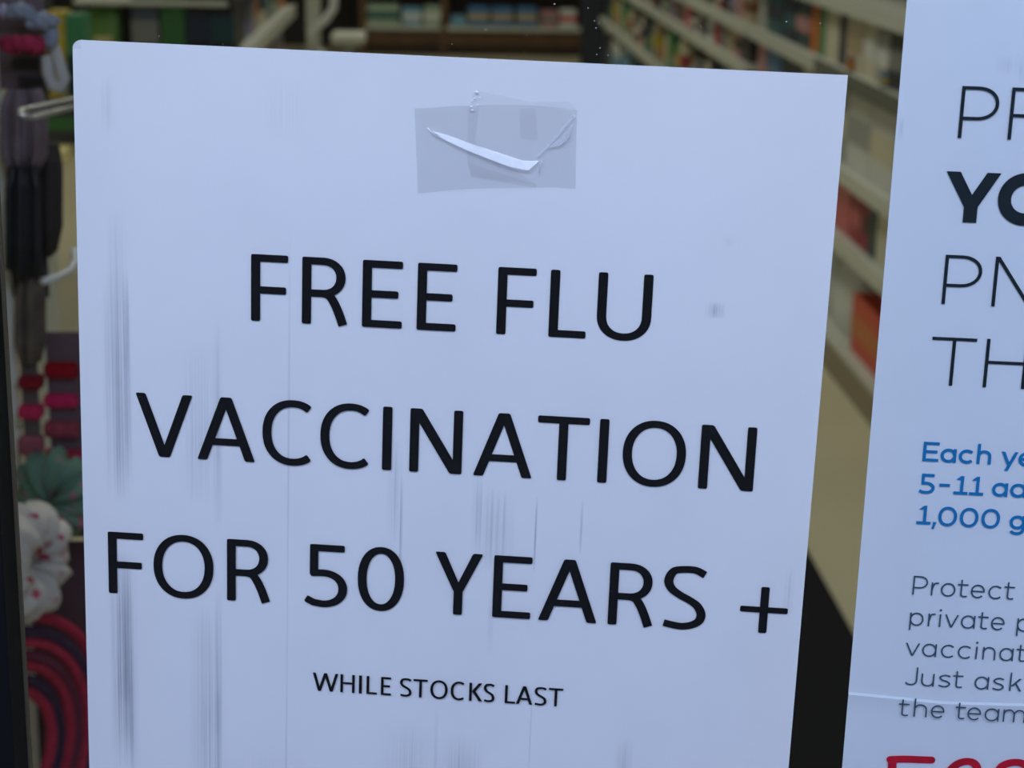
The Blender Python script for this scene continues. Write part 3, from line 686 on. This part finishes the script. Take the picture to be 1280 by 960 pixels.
for key, z, hmax in (('.87', .87, .16), ('.72', .72, .105), ('.45', .45, .21)):
    y = 7.10; i = 0
    pal = cyc[key]
    while y < 13.0 and i < 3*len(pal):
        c, lc = pal[i % len(pal)]; rnd = i // len(pal)
        w = random.uniform(.10, .19); h = hmax*random.uniform(.72, 1)
        if y < 10.04 < y+w+.05: y = 10.1
        px, py = proj((FX+.03, y+w/2, z+h*.6))
        if py > -40 and py < 120:
            kind = ('carton', 'carton', 'pouch')[i % 3] if z != .72 else 'carton'
            shelfn = {'.87': 'third right-hand shelf', '.72': 'second right-hand shelf', '.45': 'lowest raised right-hand shelf'}[key]
            zone = ['near', 'middle', 'far'][rnd]
            put(kind, c, lc, FX+.03+.06, y+w/2, z, w, .12, h, 'on the %s, %s stretch' % (shelfn, zone))
        y += w+random.uniform(.008, .03); i += 1
y = 7.3
for i, (kind, c, lc, w, h) in enumerate([('carton', 'beige', 'cream', .3, .2), ('bottle', 'pale green', 'white', .09, .24), ('pouch', 'leaf green', 'cream', .3, .25), ('carton', 'grey', 'beige', .35, .22), ('bottle', 'orange', 'white', .09, .25), ('bottle', 'brown', 'orange', .09, .24), ('carton', 'maroon', 'dusky pink', .3, .16), ('carton', 'cream', 'crimson', .4, .25), ('pouch', 'orange', 'brown', .28, .25), ('carton', 'slate', 'grey', .4, .24), ('pouch', 'sky blue', 'yellow', .34, .28), ('carton', 'white', 'sky blue', .4, .26), ('carton', 'charcoal', 'slate', .4, .25)]):
    put(kind, c, lc, FX+.09, y+w/2, .10, w, .13, h, 'on the bottom deck of the far aisle'); y += w+.14
    if y < 10.04 < y+.5: y = 10.1
    if y > 12.7: break
q = P(778, 72, 13.42)
put('pouch', 'white', 'yellow', q.x, 13.42, 0.0, .2, .17, .26, 'standing on the floor beside the dark post')

# ------------------------------------------------------------------ wooden unit along the back wall
YW = 14.95
wu = thing('wall_shelving', 'brown wooden shelving along the back wall with blue packs', 'shelving', (.33, YW+.22, 0))
WL = P(457, 30, YW).x-.33
obj('back_panel', nbox(WL, 1.6, .18, .21, 0, 1.9), DWOOD, wu)
zs = .445
def zat(py, px=600): return P(px, py, YW).z
zb = zat(33)
for z, mm in ((zb, STRIP), (zb+.36, STRIP), (zb+.72, STRIP)):
    s = obj('shelf', nbox(WL, 1.6, -.2, .18, z-.022, z-.002, bev=.003), WOOD, wu)
    obj('price_strip', nbox(WL, 1.6, -.212, -.2, z-.035, z+.004), mm, s)
obj('lower_panel', nbox(WL, 1.6, -.17, -.15, zat(57), zat(41), bev=.003), WOOD, wu)
obj('plinth', nbox(WL, 1.6, -.12, -.10, 0, zat(57)), DWOOD, wu)
xu = P(555, 30, YW).x-.33
for x in (WL-.05, xu-.025, 1.55): obj('upright', nbox(x, x+.05, -.22, .18, 0, 1.9, bev=.004), WOOD, wu)
for i, (a, b, hp, c, lc, txt) in enumerate([(459, 499, 25, 'pale green', 'teal', 'at the left end of the back wall shelf'), (503, 527, 22, 'sky blue', 'white', 'left of the wooden upright on the back shelf'), (530, 550, 24, 'pale green', 'white', 'touching the wooden upright on the back shelf'),
        (564, 582, 12, 'sky blue', None, 'small and low, right of the wooden upright'), (585, 611, 24, 'blue', 'beige', 'on the back shelf, leftmost of three alike'), (615, 641, 24, 'blue', 'beige', 'on the back shelf, middle of three alike'), (646, 671, 24, 'blue', 'beige', 'on the back shelf, rightmost of three alike'),
        (676, 697, 20, 'dusky pink', 'grey', 'on the back shelf, right of the blue packs'), (700, 720, 22, 'white', 'coral pink', 'at the right end of the back shelf')]):
    xa, xb = P(a, 30, YW).x, P(b, 30, YW).x
    put('carton', c, lc, (xa+xb)/2, YW+.08, zb-.002, .16, xb-xa, hp*.0064, txt, group='blue packs on the back wall shelf' if c == 'blue' else None)
# dark navy post at the end of the aisle
q = P(741, 40, 13.9)
post = thing('display_post', 'dark navy post standing at the far end of the aisle', 'post', (q.x, 13.9, 0))
NAVY = mat('navy_laminate', srgb(34, 44, 58), .6)
obj('column', nbox(-.085, .085, -.06, .06, .03, 2.0, bev=.012), NAVY, post)
obj('foot', nbox(-.12, .12, -.1, .1, 0, .03, bev=.006), NAVY, post)

# ------------------------------------------------------------------ left of the aisle: end display, tables
RE = P(298, 40, 5.0).x+.72
ec = thing('end_display', 'dark end-of-aisle display facing the window above the first paper', 'display unit', (-.72, 4.9, 0))
obj('back_panel', nbox(-.165, RE, .12, .14, 0, 1.6), DARKM, ec)
obj('upright', nbox(-.18, -.165, .09, .14, 0, 1.6), DARKM, ec); obj('upright', nbox(RE-.015, RE, .09, .14, 0, 1.6), DARKM, ec)
zt = P(240, 2, 4.74).z
for z in (.18, .55, .92, zt): 
    s = obj('shelf', nbox(-.165, RE, -.16, .12, z-.012, z, bev=.002), DARKM if z < zt else CREAM, ec)
def ecx(px): return P(px, 40, 4.80).x
for a, b, c, lc, h, txt in [(111, 152, 'leaf green', 'pale yellow', .155, 'on the dark end display, leftmost'), (168, 201, 'slate', 'grey', .17, 'on the dark end display left of the green one'), (204, 234, 'forest green', None, .195, 'tall, in the middle of the dark end display'), (236, 265, 'black', 'navy', .19, 'on the dark end display right of the green one'), (266, 294, 'black', 'dark teal', .19, 'at the right end of the dark end display')]:
    xa, xb = ecx(a), ecx(b)
    put('pouch' if c == 'leaf green' else 'carton', c, lc, (xa+xb)/2, 4.80, .92, .08, xb-xa, h, txt) if c != 'leaf green' else put('pouch', c, lc, (xa+xb)/2, 4.80, .92, xb-xa, .07, h, txt, rz=math.pi/2)
# goods on the left-hand shelving
lp = [('dusky pink', 'white'), ('orange', 'brown'), ('teal', 'navy'), ('silver grey', 'crimson'), ('lilac', 'grey'), ('beige', 'orange'), ('maroon', None), ('cream', 'teal'), ('slate', 'pale green'), ('coral pink', 'white'), ('pale green', 'charcoal'), ('beige', 'dusky pink')]
for z, off, sn in ((.92, 0, 'above'), (.68, 5, 'below')):
    y = 5.12; i = 0
    while y < 6.92:
        c, lc = lp[(i+off) % len(lp)]; w = random.uniform(.1, .16); h = random.uniform(.12, .17)
        if y+w > 6.98: break
        put('carton' if i % 3 else 'bottle', c, lc, -.59, y+w/2, z, w if i % 3 else .08, .11, h, 'on the left shelving, %s its pale edge%s' % (sn, ', farther half' if i >= len(lp) else ''))
        y += w+.015; i += 1
# rounded white stand and curved rail past the end of the left shelving
st = thing('display_stand', 'white rounded stand with a curved rail beyond the left shelving', 'stand', (P(436, 47, 8.2).x, 8.2, 0))
zz = P(436, 40, 8.2).z
obj('pedestal', lathe(bmesh.new(), [(0, 0), (.07, 0), (.07, .02), (.02, .03), (.02, zz-.05), (0, zz-.05)], 20), WIRE, st, smooth=True)
px_ = P(392, 40, 8.24).x-P(436, 47, 8.2).x
obj('back_post', nbox(px_-.03, px_+.03, .02, .06, 0, 1.35, bev=.006), CREAM, st)
obj('foot', nbox(px_-.08, .08, -.06, .1, 0, .02, bev=.004), CREAM, st)
obj('tray', nbox(-.075, .075, -.09, .09, zz-.05, zz, bev=.018), CREAM, st, smooth=False)
obj('rail', tube(bmesh.new(), [(-.14, -.02, zz-.06), (-.16, -.02, zz+.0), (-.10, -.02, zz+.05), (-.065, -.02, zz+.10), (-.06, -.02, zz+.16), (-.09, -.02, zz+.22), (-.15, -.02, zz+.26)], .019), WIRE, st, smooth=True)
obj('rail_support', tube(bmesh.new(), [(-.14, -.02, zz-.06), (-.12, -.01, zz-.09), (0, 0, zz-.12)], .014), WIRE, st, smooth=True)

tb = thing('display_table', 'low pale yellow display table at the left edge behind the hanging rack', 'table', (P(84, 212, 3.9).x-.22, 3.95, 0))
zt = P(80, 190, 3.7).z
obj('tabletop', nbox(-.35, .25, -.3, .3, zt-.03, zt, bev=.004), mat('pale_yellow_laminate', srgb(226, 214, 150), .5), tb)
for sx_ in (-.31, .21):
    for sy_ in (-.26, .26): obj('leg', nbox(sx_-.02, sx_+.02, sy_-.02, sy_+.02, 0, zt-.03, bev=.003), CREAM, tb)
def tput(kind, c, lc, a, b, Y, h, d, txt):
    xa, xb = P(a, 100, Y).x, P(b, 100, Y).x
    return put(kind, c, lc, (xa+xb)/2, Y, zt, d, xb-xa, h, txt)
tput('carton', 'charcoal', 'forest green', 60, 100, 3.85, .085, .1, 'on the pale yellow table')
tput('carton', 'yellow', None, 66, 88, 4.02, .25, .08, 'on the pale yellow table behind the dark one')
tput('carton', 'green', 'dark teal', 89, 112, 4.02, .245, .08, 'on the pale yellow table beside the yellow one')
tput('carton', 'charcoal', 'brown', 45, 65, 4.02, .3, .08, 'tall, on the pale yellow table left of the yellow one')

# ------------------------------------------------------------------ hair accessory rack just inside the window
YR = 1.25
def PR(px, py, dy=0): return P(px, py, YR+dy)
u0 = PR(13, 400, .02); u1 = PR(124, 400, .05)
rack = thing('display_rack', 'slim white wire rack of hair accessories behind the left window edge', 'rack', (u0.x, YR+.02, 0))
def rl(v): return Vector(v)-Vector((u0.x, YR+.02, 0))
ub = bmesh.new(); box(ub, -.0032, .0032, -.003, .003, .02, 1.62, bev=.001)
obj('upright', ub, WIRE, rack)
dx = u1.x-u0.x
obj('upright', nbox(dx-.0032, dx+.0032, .027, .033, .02, PR(124, 84, .05).z, bev=.001), WIRE, rack)
obj('low_rail', tube(bmesh.new(), [(0, 0, .3), (dx, .03, .3)], .003), WIRE, rack, smooth=True)
obj('base', nbox(-.03, dx+.06, -.10, .14, 0, .02, bev=.004), WIRE, rack)
for px, py in ((15, 205), (20, 262), (28, 490), (32, 541)):
    q = rl(PR(px-6, py)); obj('hook', tube(bmesh.new(), [(0, 0, q.z), (q.x+.006, -.004, q.z), (q.x+.0088, -.006, q.z+.002)], .0032, 8), WIRE, rack, smooth=True)
pg = obj('peg', tube(bmesh.new(), [rl(PR(128, 112, .05)), rl(PR(92, 124, -.0)), rl(PR(26, 138, -.08)), rl(PR(24, 143, -.085)), rl(PR(40, 147, -.08)), rl(PR(92, 134, 0)), rl(PR(128, 124, .05))], .0018, 8), CHROME, rack, smooth=True); pg['label'] = 'double chrome peg'
obj('peg', tube(bmesh.new(), [rl(PR(v[0], v[1], d)) for v, d in (((126, 318), .05), ((100, 312), .02), ((92, 314), .01), ((94, 326), 0), ((88, 338), -.01), ((72, 346), -.03), ((54, 352), -.05))], .0026, 8), WIRE, rack, smooth=True)
obj('peg', tube(bmesh.new(), [(0, 0, rl(PR(30, 765)).z), rl(PR(14, 764, -.05)), rl(PR(10, 768, -.13))], .0025, 8), WIRE, rack, smooth=True)

def blob(bm, c, sx_, sy_, sz_, sub=3, amp=0, f=3):
    r = bmesh.ops.create_icosphere(bm, subdivisions=sub, radius=1)
    for v in r['verts']:
        k = 1+amp*math.sin(f*v.co.x*2+v.co.z*f)*math.cos(f*v.co.y+v.co.z*3)
        v.co = Vector((c[0]+v.co.x*sx_*k, c[1]+v.co.y*sy_*k, c[2]+v.co.z*sz_*k))
M1 = .000545                                # metres per photo pixel at the rack
def fabric(name, base, spot, thr=.56, sc=160):
    m = bpy.data.materials.new(name); m.use_nodes = True; n = m.node_tree.nodes; L = m.node_tree.links; b = n['Principled BSDF']; b.inputs['Roughness'].default_value = .9; b.inputs['Specular IOR Level'].default_value = .1
    t = n.new('ShaderNodeTexCoord'); q = n.new('ShaderNodeTexNoise'); q.inputs['Scale'].default_value = sc; q.inputs['Detail'].default_value = 2
    r = n.new('ShaderNodeValToRGB'); r.color_ramp.elements[0].position = thr; r.color_ramp.elements[0].color = srgb(*base); r.color_ramp.elements[1].position = thr+.06; r.color_ramp.elements[1].color = srgb(*spot)
    L.new(t.outputs['Object'], q.inputs['Vector']); L.new(q.outputs['Fac'], r.inputs[0]); L.new(r.outputs[0], b.inputs['Base Color']); return m
def scrunchie(Rr, r, ruff, k=46, n=14, flat=1):
    bm = bmesh.new(); rings = []
    for i in range(k*2):
        a = 2*math.pi*i/(k*2); rr = r*(1+ruff*math.sin(a*11+.6*math.sin(a*3))+.5*ruff*math.sin(a*23+1)); row = []
        for j in range(n):
            b = 2*math.pi*j/n; q = rr*(1+.5*ruff*math.sin(a*13+b*2))
            row.append(bm.verts.new(((Rr+q*math.cos(b))*math.cos(a), q*math.sin(b)*flat+.15*r*math.sin(a*7), (Rr+q*math.cos(b))*math.sin(a))))
        rings.append(row)
    K = len(rings)
    for i in range(K):
        for j in range(n): bm.faces.new((rings[i][j], rings[(i+1) % K][j], rings[(i+1) % K][(j+1) % n], rings[i][(j+1) % n]))
    bmesh.ops.recalc_face_normals(bm, faces=bm.faces)
    return bm
PLUM = mat('plum_backing_card', srgb(92, 72, 80), .7)
def card(px0, px1, py0, py1, dy, m, name, label, cat='card', par=None):
    a, b = PR(px0, py0, dy), PR(px1, py1, dy)
    o = obj(name, nbox(a.x, b.x, a.y, a.y+.0015, b.z, a.z, bev=.0006), m)
    return tag(o, label, cat)
# upper left: clips and a velvet band
c0 = card(-8, 60, -30, 112, .012, mat('dim_mauve_card', srgb(104, 90, 98), .7), 'accessory_card', 'mauve card with dark combs at the upper left corner', 'card')
for py, a, b in ((79, 14, 48), (101, 22, 57)):
    bm = bmesh.new(); p, q = PR(a, py, .006), PR(b, py, .006); box(bm, p.x, q.x, p.y, p.y+.004, p.z, p.z+.0028, bev=.0008)
    for i in range(9): x = p.x+(q.x-p.x)*(i+.5)/9; box(bm, x-.0005, x+.0005, p.y+.001, p.y+.003, p.z-.0045, p.z)
    obj('hair_comb', bm, mat('dark_comb_plastic', srgb(36, 34, 36), .4), c0)
bm = bmesh.new(); p = PR(36, 18, -.008); blob(bm, (0, 0, 0), 8*M1, .005, 8*M1, 3, .1); blob(bm, (15*M1, 0, -8*M1), 19*M1, .006, 11*M1, 4, .22, 4); blob(bm, (-10*M1, 0, 4*M1), 15*M1, .006, 10*M1, 4, .22, 4); blob(bm, (24*M1, .002, -24*M1), 9*M1, .003, 17*M1, 3, .2, 4)
tag(obj('hair_bow', bm, mat('pale_lilac_organza', srgb(134, 144, 160), .6), loc=p, smooth=True), 'pale blue-grey organza bow at the upper left corner', 'hair bow')
bm = bmesh.new(); p = PR(4, 14, -.006); blob(bm, (0, 0, 0), 7*M1, .004, 9*M1, 2, .1)
tag(obj('hair_clip', bm, mat('lilac_plastic', srgb(160, 154, 180), .4), loc=p, smooth=True), 'lilac clip at the very corner left of the pale bow', 'hair clip')
VEL = mat('crimson_velvet', srgb(158, 48, 78), .9, noise=.3, nscale=90, spec=.1)
tag(obj('hair_tie', scrunchie(17*M1, 9.5*M1, .08), VEL, loc=PR(28, 56, -.014), rot=(R(82), 0, R(10)), smooth=True), 'crimson velvet hair tie lying across the mauve card', 'hair tie')
bm = bmesh.new()
tube(bm, [PR(x, y, .0) for x, y in ((50, 30), (60, 45), (68, 62), (74, 80), (80, 98), (76, 112), (66, 108), (60, 92), (58, 70))], .0042, 8)
tag(obj('hair_net', bm, mat('white_mesh_fabric', srgb(176, 176, 172), .8), smooth=True), 'pale netting loop hanging right of the crimson hair tie', 'hair net')
# hanging bundles
def bundle(px0, px1, py0, py1, dy, m, n, name, label, cat, taper=.6):
    bm = bmesh.new()
    for i in range(n):
        u = (i+.5)/n; x = px0+(px1-px0)*u; mid = (px0+px1)/2; b = py1-abs(u-.5)*18-random.uniform(0, 8)
        xs = [x+(mid-x)*.35, x, x, x+(mid-x)*(1-taper)]
        ys = [py0, py0+(py1-py0)*.2, py0+(py1-py0)*.7, b]
        tube(bm, [PR(a, c, dy+.004*math.sin(i*2.1)) for a, c in zip(xs, ys)], (px1-px0)*M1/n*.75, 8)
    return tag(obj(name, bm, m, smooth=True), label, cat)
bundle(2, 58, 112, 226, .0, mat('mauve_grey_elastic', srgb(112, 98, 106), .8, noise=.2, nscale=60), 7, 'elastic_bundle', 'mauve-grey bundle of elastics hanging below the dark combs', 'hair elastics')
bundle(8, 50, 208, 350, -.006, mat('blue_black_strands', srgb(22, 24, 34), .5), 6, 'hair_piece', 'straight blue-black hair piece hanging beside the white upright', 'hair piece', 1)
bundle(43, 77, 178, 326, .012, mat('brown_black_strands', srgb(38, 31, 32), .6), 5, 'hair_piece', 'tapering brown-black hair piece hanging nearest the first paper', 'hair piece', .5)
bundle(20, 56, 348, 462, .004, mat('taupe_elastic', srgb(92, 82, 74), .8, noise=.25, nscale=60), 5, 'elastic_bundle', 'taupe bundle of elastics hanging under the blue-black hair piece', 'hair elastics')
card(2, 62, 210, 372, .018, mat('charcoal_card', srgb(58, 52, 52), .7), 'accessory_card', 'charcoal card behind the blue-black hair piece', 'card')
# cards wrapped with coloured bands
ca = card(24, 54, 440, 600, .006, mat('grey_brown_card', srgb(84, 74, 72), .7), 'accessory_card', 'grey-brown card wrapped in three red and pink bands', 'card')
cb = card(56, 112, 415, 672, .016, PLUM, 'accessory_card', 'plum card wrapped in four red and pink bands', 'card')
def bandm(c): return mat('band_%d_%d_%d' % c, srgb(*c), .85, noise=.2, nscale=200, spec=.1)
for par, a, b, py, hgt, dy, c, txt in [(ca, 23, 55, 477, 18, .006, (120, 18, 30), 'dark red band'), (ca, 23, 55, 514, 18, .006, (188, 42, 84), 'bright pink band'), (ca, 23, 55, 556, 24, .006, (150, 84, 96), 'dusky pink band'),
        (cb, 55, 99, 462, 20, .016, (138, 12, 24), 'red band'), (cb, 55, 99, 500, 17, .016, (186, 36, 84), 'bright pink band'), (cb, 55, 101, 536, 20, .016, (142, 62, 76), 'dusky pink band'), (cb, 55, 104, 572, 22, .016, (158, 40, 66), 'crimson band')]:
    p, q = PR(a, py-hgt/2, dy), PR(b, py+hgt/2, dy)
    o = obj('hair_band', nbox(p.x, q.x, p.y-.007, p.y+.008, q.z, p.z, bev=.0035), bandm(c), par); o['label'] = txt
# scrunchies
tag(obj('scrunchie', scrunchie(26*M1, 30*M1, .16, flat=.8), fabric('green_floral_cotton', (98, 132, 116), (176, 96, 120), .60), loc=PR(72, 617, -.012), rot=(R(8), R(20), R(-20)), smooth=True), 'green ruffled scrunchie with small pink flowers', 'scrunchie')
tag(obj('scrunchie', scrunchie(45*M1, 27*M1, .13), fabric('white_floral_cotton', (206, 204, 200), (176, 60, 92), .60, 120), loc=PR(35, 702, -.085), rot=(0, R(15), R(72)), smooth=True), 'white ruffled scrunchie with red flowers beside the black window edge', 'scrunchie')
card(30, 132, 676, 1010, .03, mat('deep_plum_card', srgb(72, 48, 56), .7), 'accessory_card', 'deep plum card below the green scrunchie', 'card')
# elastic headbands hanging as loops from one peg
M2 = M1*(YR-.10)/YR
cen = PR(8, 945, -.10)
for i, (rz, wpx, c, nm) in enumerate([(188, 101, (176, 46, 74), 'outermost crimson-pink'), (170, 92, (70, 50, 76), 'outermost purple'), (154, 83, (184, 54, 78), 'second crimson-pink'), (138, 73, (112, 50, 70), 'plum'), (122, 64, (180, 52, 76), 'third crimson-pink'), (105, 54, (66, 48, 74), 'inner purple'), (88, 45, (176, 50, 76), 'innermost crimson-pink')]):
    Rr = rz*M2
    ang = math.acos(min(1, wpx/rz))
    bm = bmesh.new(); tube(bm, [(Rr*math.sin(t), 0, Rr*math.cos(t)) for t in [2*math.pi*j/64 for j in range(64)]], .0040, 10, closed=True)
    o = obj('headband', bm, mat('band_%d_%d_%d' % c, srgb(*c), .8, noise=.15, nscale=150, spec=.15), loc=cen+Vector((0, -.003*(i % 2), 0)), rot=(0, 0, ang), smooth=True)
    tag(o, nm+' headband loop in the nested cluster at the lower left', 'headband')

# ------------------------------------------------------------------ ceiling lamps
LFM = mat('lamp_frame_white', srgb(220, 220, 216), .5)
LEM = bpy.data.materials.new('lamp_diffuser'); LEM.use_nodes = True
e = LEM.node_tree.nodes['Principled BSDF']; e.inputs['Emission Color'].default_value = (*WARM, 1); e.inputs['Emission Strength'].default_value = 2.0
for i, (x, y, p) in enumerate(LAMPS):
    t = thing('ceiling_light', 'long flat ceiling light panel above the shop floor', 'ceiling light', (x, y, CEIL), 0, 'ceiling light panels')
    obj('frame', nbox(-.31, .31, -.61, .61, -.06, 0, bev=.004), LFM, t)
    obj('diffuser', nbox(-.28, .28, -.58, .58, -.066, -.06), LEM, t)
